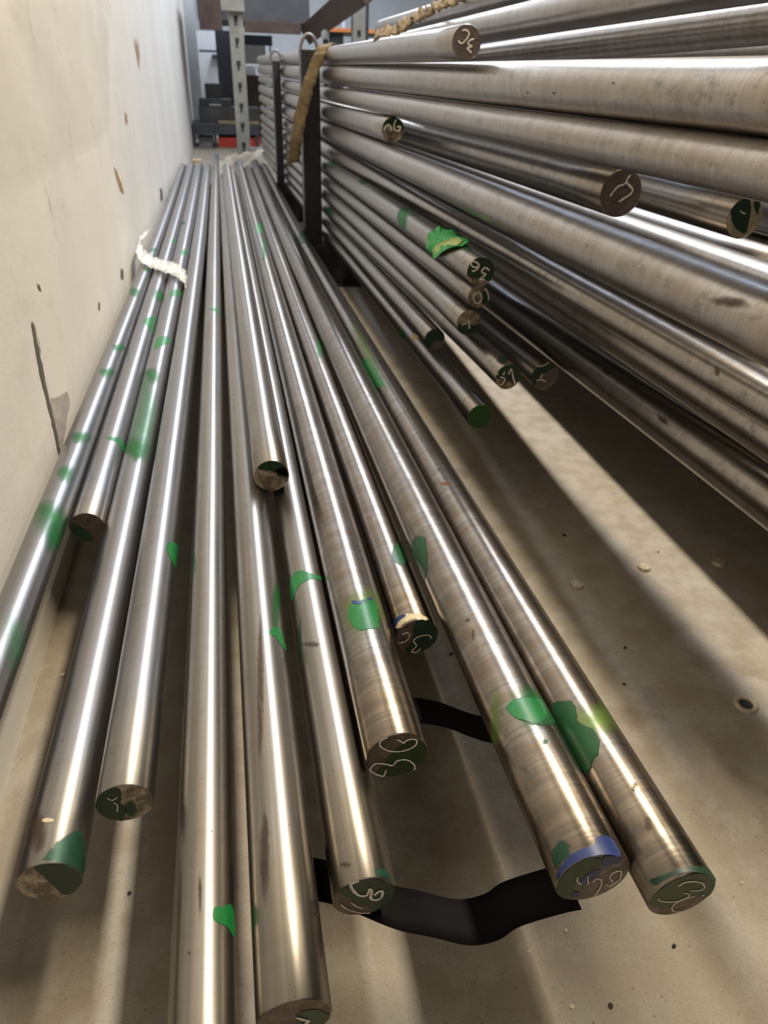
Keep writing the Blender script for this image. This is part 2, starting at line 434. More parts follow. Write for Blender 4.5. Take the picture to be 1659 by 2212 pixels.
LG = 'steel bars lying along the wall'
RG = 'steel bars stacked in the rack'
E1 = 5.1
def two(R, near, far, y1=5.9, y0=None):
    """bar through near (x, z, y) and frame station (x, z); heights from the camera's level"""
    xn, zn, yn = near; xs, zs = far; k = YS - yn
    ax, az = (xs - xn) / k, (zs - zn) / k
    return (R, xn - ax * yn, zn - az * yn, ax, az, yn if y0 is None else y0, y1)
SP = dict(
 A=two(.022, (-.2762, -.534, .30), (-.2640, -.553), E1), B=two(.0245, (-.2318, -.562, .905), (-.2140, -.5505), E1),
 C=two(.0255, (-.1874, -.5742, .379), (-.1645, -.5495), E1), D=two(.0245, (-.1292, -.5500, .426), (-.1140, -.5505), E1),
 E=two(.0225, (-.0589, -.5460, .12), (-.0630, -.5525), 5.75), F=two(.0255, (.0305, -.5016, .910), (.0155, -.5050), 4.6),
 G=two(.0255, (.0010, -.5402, .2285), (-.0103, -.5495), 4.55), H=two(.025, (.0622, -.5515, .308), (.0410, -.5500), 4.75),
 I=two(.0285, (.1101, -.5230, .414), (.0955, -.5465), 5.15), J=two(.0245, (.1685, -.5330, .576), (.1480, -.5505), 4.95),
 K=two(.0285, (.2175, -.4832, .255), (.2000, -.5395), 5.15), L=two(.0252, (.2715, -.4790, .23), (.2525, -.5498), 5.1),
 R0=two(.025, (.3979, .0431, 1.325), (.377, .038)), R1=two(.0305, (.4424, -.0110, 1), (.382, -.018), y0=0.5),
 R2=two(.023, (.4298, -.0640, 1), (.378, -.076), y0=0.45), R3=two(.0285, (.4042, -.1212, 1.906), (.380, -.134)),
 R4=two(.0285, (.4100, -.1702, 1), (.381, -.193), y0=0.38), R5=two(.022, (.4935, -.2688, 1), (.379, -.254), y0=0.42),
 R6=two(.0235, (.3898, -.2701, 1.122), (.377, -.3105)), R7=two(.0195, (.4082, -.3238, 1.173), (.373, -.3585)),
 R8=two(.0226, (.4000, -.3735, 1.188), (.375, -.404)), R9=two(.0225, (.4400, -.4320, 1.073), (.375, -.455)),
 R10=two(.0225, (.4062, -.4798, 1.421), (.376, -.5025)), R11=two(.0240, (.4260, -.5380, 1.149), (.376, -.551)),
 R12=two(.029, (.598, -.5124, 1.269), (.52, -.5465)), R17=two(.034, (.6449, -.4569, 1), (.657, -.534), y0=0.45),
 R16=two(.030, (.600, -.351, 1), (.546, -.351), y0=0.5), R13=two(.0315, (.538, -.1351, .991), (.482, -.150)),
 R14=two(.026, (.660, -.149, .88), (.600, -.160)), U1=two(.028, (.600, -.204, 1), (.540, -.214), y0=0.6),
 U2=two(.028, (.705, -.211, .84), (.630, -.225)), T2=two(.025, (.700, .070, .9), (.600, .010), y0=0.78),
 T1=two(.0245, (.526, .088, 1), (.470, .050), y0=0.62), T0=two(.025, (.590, .148, 1), (.530, .110), 2.75, y0=0.95),
 T3=two(.026, (.950, .053, .9), (.850, .030), y0=0.85),
 V1=two(.024, (.668, -.396, 1), (.600, -.405), y0=0.5), V2=two(.026, (.665, -.335, 1), (.612, -.340), y0=0.55),
 V3=two(.026, (.700, -.268, 1), (.610, -.280), y0=0.55),
 W1=two(.032, (.822, -.510, 1), (.800, -.543), y0=.4), W2=two(.032, (.858, -.448, 1), (.832, -.482), y0=.4),
 W3=two(.032, (.892, -.512, 1), (.868, -.543), y0=.4), W4=two(.032, (.964, -.512, 1), (.936, -.543), y0=.4), W5=two(.032, (.930, -.448, 1), (.902, -.482), y0=.4),
 X1=two(.0475, (1.080, -0.5000, 1), (1.03, -0.5275), y0=.4), X2=two(.0475, (1.080, -0.4020, 1), (1.03, -0.4300), y0=.4), X3=two(.0475, (1.080, -0.3040, 1), (1.03, -0.3325), y0=.4), X4=two(.0475, (1.080, -0.2060, 1), (1.03, -0.2350), y0=.4), X5=two(.0475, (1.080, -0.1080, 1), (1.03, -0.1375), y0=.4), X6=two(.0475, (1.080, -0.0100, 1), (1.03, -0.0400), y0=.4),
)
DEF = dict(
 A=('leftmost bar, touching the white wall, with sprayed green spots', S_SMOOTH, F_BARE),
 B=('second bar from the wall, its brown and green end stopping short above the floor gap', S_SMOOTH, F_BROWN),
 C=('third bar from the wall, its lower left end face half dark green and half bare', S_SMOOTH, F_BARE),
 D=('fourth bar from the wall, with a mottled green and tan end face', S_SMOOTH, F_BARE),
 E=('straight bar running out of the bottom of the frame left of centre', S_WARM, F_BARE),
 F=('short bar riding on top of two others, with a half green sawn end', S_WARM, F_BARE),
 G=('bar whose end is cut by the bottom edge of the frame', S_WARM, F_BROWN),
 H=('bar with a green end face marked by a chalk squiggle, beside the lower black band', S_WARM, F_BROWN),
 I=('bar with turning rings, a green and lime blot and two chalk figures on its end', S_TURN, F_BROWN),
 J=('bar ending above the upper black band with cream and blue paint round its rim', S_TURN, F_BROWN),
 K=('bar with a blue painted rim on its end, above the lower black band', S_TURN, F_GREY),
 L=('rightmost bar of the wall group, with a large ragged dark green blot', S_TURN, F_BROWN),
 R0=('top bar of the front rack column with a plain mauve end chalked with two figures', S_FAR, F_MAUVE),
 R1=('thick bright bar crossing the upper right, just under the mauve ended bar', S_SCALE, F_BARE),
 R2=('scaly bar directly below the thick bright bar at upper right', S_SCALE, F_BARE),
 R3=('short bar beside the black upright with a small green and tan end chalked 46', S_FAR, F_BARE),
 R4=('long smooth bar under the small green and tan bar end, running off the right edge', S_SCALE, F_BARE),
 R5=('long scaly bar just below the widest smooth bar of the rack', S_SCALE, F_BARE),
 R6=('bar with a torn green tape and a dark green end chalked 36', S_FAR, F_BARE),
 R7=('thin bar tucked right below the one chalked 36, its end chalked 07', S_FAR, F_BARE),
 R8=('bar with a tan over dark green end, left of and below the end chalked 07', S_FAR, F_BARE),
 R9=('bar with a green end chalked like a 15 above a tan rim', S_FAR, F_BARE),
 R10=('bar with torn tan paper stuck beside its dark green end', S_FAR, F_GREY),
 R11=('lowest bar of the front rack column with a leaf green end', S_FAR, F_BROWN),
 R12=('dark shaded bar with a green and mauve chalked end near the floor', S_FAR, F_MAUVE),
 R13=('bar with a plain brown end face chalked with two strokes', S_SCALE, F_MAUVE),
 R14=('shaded bar with a half green half cream end at the right edge', S_FAR, F_CREAM),
 R16=('bar in shadow under the long scaly bar, above the lowest rack bar', S_SCALE, F_BARE),
 R17=('lowest bar on the right side, lying just above the open floor', S_SCALE, F_BARE),
 U1=('bar showing as a strip behind the widest smooth bar, right of the brown end', S_SCALE, F_BARE),
 U2=('bar whose dark green end is cut by the right edge of the frame', S_FAR, F_BARE),
 T0=('topmost bar of the rack, with a tan strap lying over it', S_FAR, F_BARE),
 T1=('upper right bar passing behind the mauve end chalked with figures', S_FAR, F_BARE),
 T2=('upper right bar between the top bars and the thick bright bar', S_SCALE, F_BARE),
)
for k in ('V1', 'V2', 'V3', 'W1', 'W2', 'W3', 'W4', 'W5', 'T3', 'X1', 'X2', 'X3', 'X4', 'X5', 'X6'):  # W and X bars are added fillers, blocking light and darkening the gaps
    DEF[k] = ('steel bar filling the depth of the rack, in shadow behind the front columns', S_FAR, F_BROWN)
RODS = {}
for k, (lab, mat, fm) in DEF.items():
    RODS[k] = make_rod(k, SP[k], lab, LG if len(k) == 1 else (RG if k[0] not in 'VWX' and k != 'T3' else 'bars deep inside the rack'), mat, fm)

# ------------------------------------------------------------------ paint, chalk and tape on the bars
R = RODS
def B(k, u, v, ru, rv, m, **q): return blob(R[k], u, v, ru, rv, m, **q)
# leftmost bar
B('A', 395, 400, 3, 6, P_TEAL); B('A', 333, 540, 9, 5, P_SPRAY, seed=5); B('A', 315, 583, 8, 6, P_SPRAY, seed=6)
B('A', 292, 632, 14, 13, P_SPRAY, seed=7); B('A', 256, 752, 17, 11, P_SPRAY, seed=8); B('A', 231, 806, 19, 15, P_SPRAY, seed=9)
B('A', 176, 946, 25, 17, P_SPRAY, seed=10); B('A', 142, 1024, 23, 22, P_SPRAY, seed=11)
B('A', 108, 1128, 42, 48, P_SPRAY, seed=12); B('A', 112, 1160, 24, 36, P_SPRAY, seed=13); B('A', 30, 1390, 34, 70, P_PALE, seed=14)
# second
B('B', 377, 520, 6, 4, P_GREEN, soft=.3); B('B', 343, 640, 14, 17, P_SPRAY, seed=4)
patch(R['B'], [(309, 694), (318, 686), (336, 684), (340, 690), (330, 697), (333, 716), (326, 716), (318, 704)], P_GREEN, soft=.3)
patch(R['B'], [(229, 945), (246, 944), (258, 947), (268, 962), (272, 978), (264, 972), (254, 957), (240, 951)], P_GREEN, soft=.15)
# third
B('C', 392, 480, 9, 6, P_SPRAY, seed=2); B('C', 398, 545, 9, 6, P_GREEN, soft=.5)
patch(R['C'], [(366, 636), (376, 625), (388, 628), (392, 640), (380, 638), (368, 643)], P_GREEN, soft=.4)
patch(R['C'], [(333, 745), (340, 730), (358, 726), (370, 738), (358, 744), (346, 748), (334, 754)], P_GREEN, soft=.4)
B('C', 330, 812, 20, 20, P_SPRAY, seed=21); B('C', 318, 880, 24, 80, P_PALE, seed=22, wob=.08); B('C', 293, 968, 32, 34, P_SPRAY, seed=23)
B('C', 296, 975, 18, 22, P_SPRAY, seed=24); B('C', 300, 930, 34, 70, P_PALE, seed=25, wob=.08)
patch(R['C'], [(66, 1862), (95, 1845), (110, 1828), (128, 1810), (150, 1795), (176, 1790), (186, 1850), (180, 1892), (140, 1872), (100, 1862)], P_TEAL, soft=.25, jit=3)
B('C', 104, 1772, 16, 6, P_CREAM, soft=.6); B('C', 80, 1800, 30, 60, P_GRIME, seed=26)
# fourth
patch(R['D'], [(358, 1182), (368, 1170), (382, 1176), (386, 1200), (382, 1232), (374, 1218), (364, 1198)], P_GREEN, soft=.3)
B('D', 402, 470, 8, 8, P_TEAL)
# straight bar out of the frame
patch(R['E'], [(449, 668), (460, 665), (471, 668), (474, 680), (468, 675), (458, 670)], P_GREEN, soft=.2)
patch(R['E'], [(462, 1962), (476, 1958), (500, 1955), (507, 1990), (505, 2025), (490, 2003), (462, 1988)], P_GREEN, soft=.1)
B('E', 432, 1930, 6, 60, P_GRIME, seed=31); B('E', 408, 2058, 6, 6, P_GRIME)
# bar cut by the bottom edge
patch(R['G'], [(568, 1362), (584, 1361), (588, 1354), (604, 1356), (612, 1378), (618, 1405), (608, 1395), (596, 1378), (582, 1369), (570, 1367)], P_GREEN, soft=.1)
B('G', 596, 1310, 10, 60, P_SPRAY, seed=33, wob=.05)
B('G', 563, 1480, 10, 170, P_GRIME, seed=34, wob=.1); B('G', 572, 1850, 14, 120, P_GRIME, seed=35, wob=.1)
# bar beside the lower band
patch(R['H'], [(628, 1250), (637, 1237), (650, 1232), (664, 1236), (676, 1240), (700, 1248), (700, 1253), (678, 1251), (660, 1256), (645, 1268), (634, 1290), (630, 1302), (626, 1270)], P_GREEN, soft=.1)
B('H', 648, 1380, 6, 60, P_TEAL); patch(R['H'], [(808, 1880), (815, 1874), (838, 1882), (846, 1905), (830, 1897), (812, 1890)], P_TEAL, soft=.3)
B('H', 748, 1868, 18, 10, P_GRIME, seed=37); B('H', 672, 1392, 26, 10, P_GRIME, seed=38)
# ringed bar with the lime blot
B('I', 788, 1322, 54, 58, P_LIME, seed=41, wob=.08)
patch(R['I'], [(752, 1330), (756, 1308), (775, 1298), (797, 1292), (806, 1294), (814, 1315), (818, 1345), (815, 1357), (797, 1358), (778, 1362), (762, 1352)], P_GREEN, soft=.06, jit=1, lift=.0005)
patch(R['I'], [(756, 1302), (765, 1297), (778, 1300), (803, 1289), (806, 1294), (780, 1305), (768, 1306)], P_BLUE, soft=.3, lift=.0007)
B('I', 560, 494, 9, 12, P_GREEN, soft=.6); B('I', 570, 540, 5, 30, P_SPRAY)
# bar above the upper band
B('J', 868, 1195, 22, 30, P_DEEP, soft=1.0, seed=43); B('J', 690, 730, 8, 60, P_SPRAY)
patch(R['J'], [(850, 1352), (855, 1338), (875, 1326), (905, 1325), (925, 1335), (930, 1342), (905, 1339), (880, 1343), (858, 1360)], P_CREAM, soft=.25, jit=1.5)
patch(R['J'], [(849, 1350), (856, 1335), (870, 1328), (878, 1330), (862, 1342), (853, 1358)], P_BLUE, soft=.2, lift=.0005)
# bar with the blue rim
B('K', 905, 1205, 22, 60, P_DEEP, soft=1.0, seed=44); B('K', 1072, 1545, 16, 75, P_LIME, seed=45, wob=.05)
B('K', 1150, 1528, 58, 50, P_SPRAY, seed=46)
patch(R['K'], [(1093, 1528), (1102, 1514), (1120, 1508), (1150, 1500), (1185, 1520), (1200, 1555), (1190, 1570), (1150, 1566), (1118, 1552), (1102, 1545)], P_DEEP, soft=.5, jit=2, lift=.0005)
patch(R['K'], [(1095, 1528), (1103, 1515), (1130, 1508), (1165, 1512), (1180, 1545), (1165, 1562), (1125, 1556), (1102, 1544)], P_GREEN, soft=.35, jit=1.5, lift=.0006)
B('K', 1178, 1602, 6, 5, P_DEEP, soft=.2)
patch(R['K'], [(1188, 1840), (1195, 1825), (1215, 1810), (1232, 1822), (1232, 1850), (1215, 1870), (1205, 1885), (1192, 1868)], P_TEAL, soft=.5, jit=3)
patch(R['K'], [(1200, 1915), (1206, 1880), (1230, 1850), (1262, 1832), (1285, 1822), (1288, 1808), (1312, 1806), (1328, 1818), (1340, 1850), (1310, 1847), (1270, 1853), (1235, 1870), (1212, 1892)], P_BLUE, soft=.08, jit=1)
B('K', 1022, 1370, 5, 18, P_GRIME, seed=47); B('K', 1010, 1340, 9, 6, P_GRIME, seed=48)
# outer bar
patch(R['L'], [(752, 690), (764, 692), (800, 750), (838, 835), (826, 845), (800, 800), (770, 740)], P_LIME, soft=.9)
patch(R['L'], [(782, 780), (800, 779), (832, 832), (826, 836), (812, 834), (795, 805)], P_GREEN, soft=.2, lift=.0005)
B('L', 652, 515, 9, 14, P_DEEP); B('L', 640, 540, 5, 40, P_TEAL)
B('L', 1285, 1560, 60, 46, P_LIME, seed=51)
patch(R['L'], [(1192, 1520), (1215, 1514), (1234, 1512), (1244, 1526), (1248, 1545), (1250, 1558), (1270, 1568), (1285, 1575), (1296, 1602), (1298, 1612), (1290, 1635), (1282, 1650), (1272, 1672), (1255, 1660), (1225, 1610), (1200, 1560)], P_DEEP, soft=.08, jit=2, lift=.0005)
B('L', 962, 1045, 18, 8, P_RUST, seed=52); B('L', 948, 1014, 4, 2, P_GRIME, soft=.3)
patch(R['L'], [(1405, 1900), (1430, 1890), (1480, 1872), (1530, 1876), (1546, 1905), (1520, 1888), (1480, 1886), (1440, 1900), (1415, 1915)], P_END, soft=.4, jit=1)
B('L', 1400, 1780, 14, 20, P_GRIME, seed=53); B('L', 1370, 1700, 10, 14, P_GRIME, seed=54)
# rack bars
B('R6', 718, 357, 10, 9, P_SPRAY, seed=61); B('R6', 787, 393, 15, 9, P_SPRAY, seed=62)
patch(R['R6'], [(856, 462), (866, 447), (885, 445), (905, 450), (918, 462), (905, 470), (886, 468), (880, 480), (875, 498), (862, 480)], P_PALE, soft=.3)
patch(R['R6'], [(856, 470), (864, 452), (882, 446), (880, 470), (876, 498), (862, 486)], P_SPRAY, soft=.6, lift=.0005)
B('R6', 1006, 530, 26, 14, P_SPRAY, seed=63)
B('R5', 975, 498, 22, 7, P_SPRAY, seed=64); B('R11', 869, 722, 8, 10, P_DEEP, soft=.6); B('R9', 712, 456, 8, 9, P_DEEP)
B('R9', 1085, 778, 16, 12, P_TEAL, seed=65)
B('R4', 1580, 655, 60, 18, P_GRIME, seed=66, ang=.15); B('R5', 1550, 802, 9, 14, P_GRIME, seed=67)
B('R17', 1430, 905, 26, 8, P_GRIME, seed=68, ang=.7); B('R17', 1310, 805, 14, 7, P_GRIME, seed=69, ang=.7)
B('R1', 1140, 200, 4, 5, P_GRIME, seed=70); B('R1', 1197, 201, 5, 6, P_GRIME, seed=71); B('R1', 1325, 180, 5, 5, P_GRIME, seed=72)

def curl(rod, pts, mat, name, lift, label, seed=1, hi=.006):
    L = [rod.hit(u, v) for u, v in smooth_loop(pts, 4, .6, seed)]; r = random.Random(seed)
    cu = sum(p[0] for p in L) / len(L); cy = sum(p[1] for p in L) / len(L); n = len(L); V = [rod.surf(cu, cy, lift)]; F = []
    for k in range(1, 6):
        t = k / 5
        for p, y in L: V.append(rod.surf(cu + (p - cu) * t, cy + (y - cy) * t, lift + (hi * t * t * abs(math.sin(3 * p + 40 * y)) + r.uniform(0, .0008))))
    for i in range(n): F.append((0, 1 + i, 1 + (i + 1) % n))
    for k in range(4):
        for i in range(n):
            j = (i + 1) % n; a = 1 + k * n; b = a + n; F.append((a + i, b + i, b + j, a + j))
    o = mesh_obj(name, V, F, mat, rod.obj, loc=V[0]); o['label'] = label
    md = o.modifiers.new('thick', 'SOLIDIFY'); md.thickness = .0006
    return o
curl(R['R6'], [(929, 516), (944, 499), (966, 497), (985, 505), (1012, 528), (990, 538), (968, 545), (948, 555), (938, 548), (929, 532)], M_TAPE, 'torn_tape', .0015, 'torn curled green tape')
curl(R['R6'], [(941, 552), (944, 536), (962, 528), (985, 520), (1000, 528), (975, 542), (955, 548)], M_TAPEB, 'torn_tape', .0035, 'yellowed underside of the torn tape', 3, .003)
curl(R['R10'], [(884, 690), (900, 682), (918, 688), (934, 696), (930, 705), (915, 708), (905, 722), (912, 732), (898, 726), (886, 708)], P_TAN, 'torn_paper', .001, 'torn tan paper', 4, .004)
patch(R['R11'], [(888, 724), (900, 720), (906, 728), (898, 736), (890, 732)], P_TAN, 'torn_paper', soft=.4)

# end faces: paint, then chalk
end_patch(R['B'], [(145, 1135), (165, 1128), (195, 1150), (215, 1172), (180, 1178), (150, 1160)], P_TEAL, soft=.6)
end_patch(R['C'], [(50, 1866), (110, 1860), (170, 1878), (186, 1905), (170, 1945), (150, 1940), (130, 1928), (105, 1905), (85, 1885), (62, 1875)], P_END, soft=.06)
end_patch(R['D'], [(200, 1740), (215, 1700), (250, 1690), (262, 1705), (262, 1735), (275, 1745), (270, 1765), (265, 1784), (225, 1775)], P_END, soft=.12)
end_patch(R['D'], [(268, 1735), (285, 1725), (300, 1745), (290, 1765), (270, 1760)], P_TEAL, soft=.7)
chalk(R['D'], [[(231, 1722), (243, 1727), (254, 1720)], [(245, 1732), (254, 1738), (253, 1752)]], 1.6)
end_patch(R['F'], [(548, 1010), (570, 992), (600, 993), (622, 1012), (626, 1030), (605, 1030), (590, 1020), (570, 1016)], P_END, soft=.3)
end_patch(R['F'], [(590, 1015), (615, 1008), (626, 1028), (608, 1030)], P_TEAL, soft=.6)
end_patch(R['G'], [(640, 2212), (650, 2185), (690, 2180), (718, 2200), (720, 2235), (660, 2240)], P_END, soft=.1)
chalk(R['G'], [[(640, 2196), (655, 2200), (668, 2204)], [(668, 2204), (655, 2212), (648, 2222)], [(655, 2212), (672, 2218), (690, 2214)]], 5)
end_patch(R['H'], [(720, 1922), (740, 1905), (785, 1893), (830, 1902), (860, 1930), (845, 1965), (815, 1975), (790, 1958), (755, 1942)], P_END, soft=.08)
chalk(R['H'], [[(775, 1900), (757, 1905), (762, 1920), (775, 1932), (792, 1932), (798, 1918), (803, 1925), (800, 1935), (806, 1942), (822, 1938), (826, 1924), (818, 1924), (808, 1932)]], 4.5)
chalk(R['H'], [[(736, 1952), (752, 1963), (778, 1970), (800, 1970)], [(758, 1948), (772, 1957), (782, 1960)]], 2)
end_patch(R['I'], [(850, 1622), (890, 1600), (925, 1610), (930, 1650), (905, 1685), (850, 1690), (815, 1670), (830, 1650)], P_ENDO, soft=.12)
chalk(R['I'], [[(835, 1588), (822, 1600), (821, 1610), (838, 1620), (862, 1622), (885, 1616), (899, 1606), (897, 1596), (880, 1597), (872, 1604)], [(872, 1604), (858, 1596)], ], 2.6)
chalk(R['I'], [[(834, 1662), (826, 1677), (808, 1672), (800, 1660), (812, 1648), (836, 1650), (848, 1652), (858, 1642), (878, 1640), (894, 1650), (896, 1664)]], 2.8)
end_patch(R['J'], [(895, 1345), (930, 1338), (958, 1370), (955, 1400), (925, 1428), (885, 1430), (868, 1410), (890, 1385)], P_END, soft=.15)
chalk(R['J'], [[(932, 1378), (925, 1371), (905, 1374), (893, 1383), (899, 1394), (889, 1406), (899, 1408), (908, 1400)]], 2)
chalk(R['J'], [[(860, 1388), (872, 1386), (884, 1376), (880, 1366), (868, 1370)]], 1.5)
end_patch(R['K'], [(1204, 1915), (1225, 1872), (1270, 1852), (1302, 1855), (1290, 1875), (1262, 1895), (1242, 1915), (1232, 1945), (1215, 1958), (1206, 1940)], P_ENDO, soft=.05)
end_patch(R['K'], [(1302, 1850), (1335, 1848), (1343, 1858), (1310, 1872), (1285, 1893), (1262, 1912), (1248, 1935), (1235, 1960), (1224, 1955), (1236, 1930), (1248, 1908), (1272, 1885), (1298, 1868)], P_BLUE, soft=.06, lift=.0006)
chalk(R['K'], [[(1247, 1892), (1246, 1902), (1254, 1908)], [(1268, 1890), (1270, 1908)]], 1.8)
chalk(R['K'], [[(1279, 1904), (1288, 1896), (1298, 1900), (1296, 1914), (1284, 1932)], [(1322, 1902), (1316, 1892), (1326, 1882), (1340, 1880), (1338, 1896), (1326, 1906), (1316, 1912), (1308, 1908)]], 1.8)
end_patch(R['L'], [(1396, 1915), (1430, 1890), (1500, 1878), (1545, 1892), (1550, 1920), (1540, 1938), (1480, 1940), (1440, 1960), (1412, 1962), (1398, 1945)], P_ENDO, soft=.08)
chalk(R['L'], [[(1464, 1912), (1478, 1904), (1500, 1902), (1516, 1906), (1520, 1916), (1508, 1921), (1490, 1922)], [(1476, 1926), (1488, 1931), (1476, 1940), (1452, 1946), (1426, 1944), (1420, 1938)]], 2)
chalk(R['L'], [[(1500, 1934), (1480, 1938), (1462, 1946), (1450, 1958), (1456, 1967), (1475, 1966)], [(1514, 1932), (1520, 1932)]], 1.6)
chalk(R['R0'], [[(998, 66), (1006, 65), (1013, 72), (1008, 84), (997, 94), (989, 88)], [(1024, 84), (1014, 88), (1011, 96), (1019, 100), (1009, 104), (1012, 108), (1018, 114)]], 2.2)
end_patch(R['R3'], [(825, 275), (832, 256), (855, 250), (872, 262), (873, 275), (862, 284), (850, 278), (840, 270)], P_END, soft=.1)
chalk(R['R3'], [[(829, 281), (836, 270), (843, 272), (846, 283)], [(856, 258), (851, 270), (853, 280), (862, 282), (864, 274), (856, 274)]], 2.4)
end_patch(R['R6'], [(1006, 590), (1015, 560), (1038, 548), (1065, 555), (1076, 580), (1072, 605), (1055, 608), (1035, 602), (1015, 600)], P_END, soft=.06)
chalk(R['R6'], [[(1019, 586), (1030, 582), (1034, 572), (1026, 565), (1017, 567), (1021, 576), (1031, 577)], [(1056, 584), (1050, 578), (1042, 582), (1041, 589), (1049, 592), (1040, 600), (1036, 603), (1047, 604)]], 2.6)
end_patch(R['R7'], [(1042, 625), (1060, 622), (1068, 640), (1060, 655), (1048, 660), (1040, 650)], P_END, soft=.15)
chalk(R['R7'], [[(1022, 640), (1028, 632), (1038, 634), (1040, 645), (1034, 655), (1025, 652), (1022, 640)], [(1046, 628), (1050, 624), (1058, 650)]], 2.0)
end_patch(R['R8'], [(982, 702), (1000, 700), (1020, 703), (1040, 698), (1040, 715), (1022, 732), (998, 728)], P_END, soft=.12)
chalk(R['R8'], [[(997, 702), (1008, 698)], [(1012, 690), (1014, 706)], [(1010, 708), (1016, 708)]], 1.8)
end_patch(R['R9'], [(1066, 815), (1075, 792), (1100, 780), (1124, 795), (1128, 815), (1112, 826), (1090, 822)], P_END, soft=.15)
chalk(R['R9'], [[(1072, 806), (1076, 808)], [(1090, 802), (1087, 810)], [(1080, 814), (1090, 818), (1086, 828), (1080, 832)], [(1098, 808), (1104, 797), (1108, 815), (1113, 829)]], 2.2)
end_patch(R['R10'], [(910, 735), (920, 712), (945, 704), (962, 722), (955, 735), (935, 738), (928, 755), (915, 752)], P_END, soft=.4)
end_patch(R['R11'], [(1002, 905), (1010, 880), (1035, 868), (1062, 876), (1072, 900), (1060, 925), (1030, 932), (1010, 922)], P_ENDL, soft=.1)
end_patch(R['R12'], [(1142, 815), (1150, 788), (1175, 772), (1200, 775), (1195, 795), (1170, 812), (1152, 838), (1144, 830)], P_END, soft=.15)
chalk(R['R12'], [[(1158, 790), (1172, 790), (1186, 782)], [(1158, 822), (1170, 820), (1178, 824)], [(1172, 808), (1166, 818)]], 2.2)
chalk(R['R13'], [[(1317, 424), (1326, 412), (1336, 402), (1344, 400), (1352, 394), (1356, 384), (1362, 378)], [(1352, 394), (1360, 402), (1366, 410), (1360, 420), (1348, 428), (1336, 436)]], 3)
end_patch(R['R14'], [(1578, 465), (1583, 435), (1600, 422), (1618, 426), (1622, 450), (1618, 480), (1610, 504), (1590, 496)], P_END, soft=.06)
end_patch(R['R14'], [(1630, 425), (1640, 430), (1640, 455), (1634, 462), (1628, 445)], P_END, soft=.1)
chalk(R['R14'], [[(1598, 455), (1604, 460), (1610, 461)]], 1.5)
end_patch(R['U2'], [(1625, 565), (1635, 535), (1668, 525), (1700, 540), (1710, 570), (1690, 605), (1645, 605)], P_END, soft=.06)

# ------------------------------------------------------------------ ribbons (bands, straps, film)
def ribbon(name, pts, width, mat, wdir=(0, 1, 0), thick=.0012, crumple=0.0, parent=None, n=8, seed=4, wn=3):
    P = []; m = len(pts); r = random.Random(seed)
    for i in range(m - 1):
        p0, p1, p2, p3 = pts[max(i - 1, 0)], pts[i], pts[i + 1], pts[min(i + 2, m - 1)]
        for k in range(n):
            t = k / n; P.append(0.5 * (2 * p1 + (p2 - p0) * t + (2 * p0 - 5 * p1 + 4 * p2 - p3) * t * t + (3 * p1 - p0 - 3 * p2 + p3) * t ** 3))
    P.append(pts[-1]); V, F = [], []; q = wn + 1
    for i, p in enumerate(P):
        w = width[0] + (width[-1] - width[0]) * i / (len(P) - 1) if isinstance(width, tuple) else width
        wd = Vector(wdir).normalized()
        for k in range(q):
            V.append(p + wd * w * (k / wn - .5) + Vector((0, 0, r.uniform(-crumple, crumple))) + Vector((r.uniform(-crumple, crumple), 0, 0)))
    for i in range(len(P) - 1):
        for k in range(wn): F.append((i * q + k, i * q + k + 1, (i + 1) * q + k + 1, (i + 1) * q + k))
    o = mesh_obj(name, V, F, mat, parent, loc=P[0], smooth=True)
    md = o.modifiers.new('thick', 'SOLIDIFY'); md.thickness = thick; md.offset = 0
    return o
zz = lambda u, v, h: at_z(u, v, FLOOR + h)
tag(ribbon('steel_band', [zz(560, 1890, -.572), zz(700, 1902, -.579), zz(840, 1955, -.585), zz(920, 1973, -.594), zz(1000, 1991, -.600), zz(1060, 1980, -.597), zz(1105, 1952, -.588), zz(1190, 1925, -.571), zz(1235, 1915, -.562)], .038, M_BAND),
    'lower black steel band sagging between the green chalked end and the blue rimmed end', 'strap', 'black bands under the bars')
tag(ribbon('steel_band', [zz(760, 1560, -.5775), zz(860, 1535, -.580), zz(910, 1535, -.582), zz(960, 1545, -.586), zz(1005, 1562, -.588), zz(1055, 1576, -.586), zz(1140, 1580, -.580)], .036, M_BAND),
    'upper black steel band, curving behind the blue rimmed bar', 'strap', 'black bands under the bars')

def film_mat():
    m, nt, b = nodes('clear_plastic_film'); b.inputs['Base Color'].default_value = (.85, .85, .82, 1); b.inputs['Roughness'].default_value = .22
    n = noise(nt, 90, (1, 1, 1), 4, .6); nt.links.new(ramp(nt, n, [(.35, g(.25)), (.6, g(.85))]), b.inputs['Alpha']); bump(nt, b, n, .6, .003); return m
M_FILM = film_mat()
fl = ribbon('plastic_film', [zz(322, 500, -.50), zz(300, 522, -.49), zz(304, 545, -.500), zz(325, 563, -.520), zz(350, 574, -.5215), zz(378, 582, -.5215), zz(396, 594, -.523), zz(404, 612, -.535)], .14, M_FILM, crumple=.0035, n=5, thick=.0006)
tag(fl, 'crumpled clear plastic wrap tied across the three bars by the wall', 'plastic wrap')
tag(ribbon('webbing_strap', [at_y(712, 98, 2.90), at_y(703, 97, 2.80), at_y(694, 112, 2.78), at_y(680, 145, 2.78), at_y(664, 190, 2.78), at_y(650, 245, 2.79), at_y(640, 300, 2.80), at_y(634, 352, 2.83)], (.042, .045), M_WEB, wdir=(1, 0, .12), thick=.003, crumple=.0025),
    'tan webbing strap hanging down over the front black upright', 'strap')
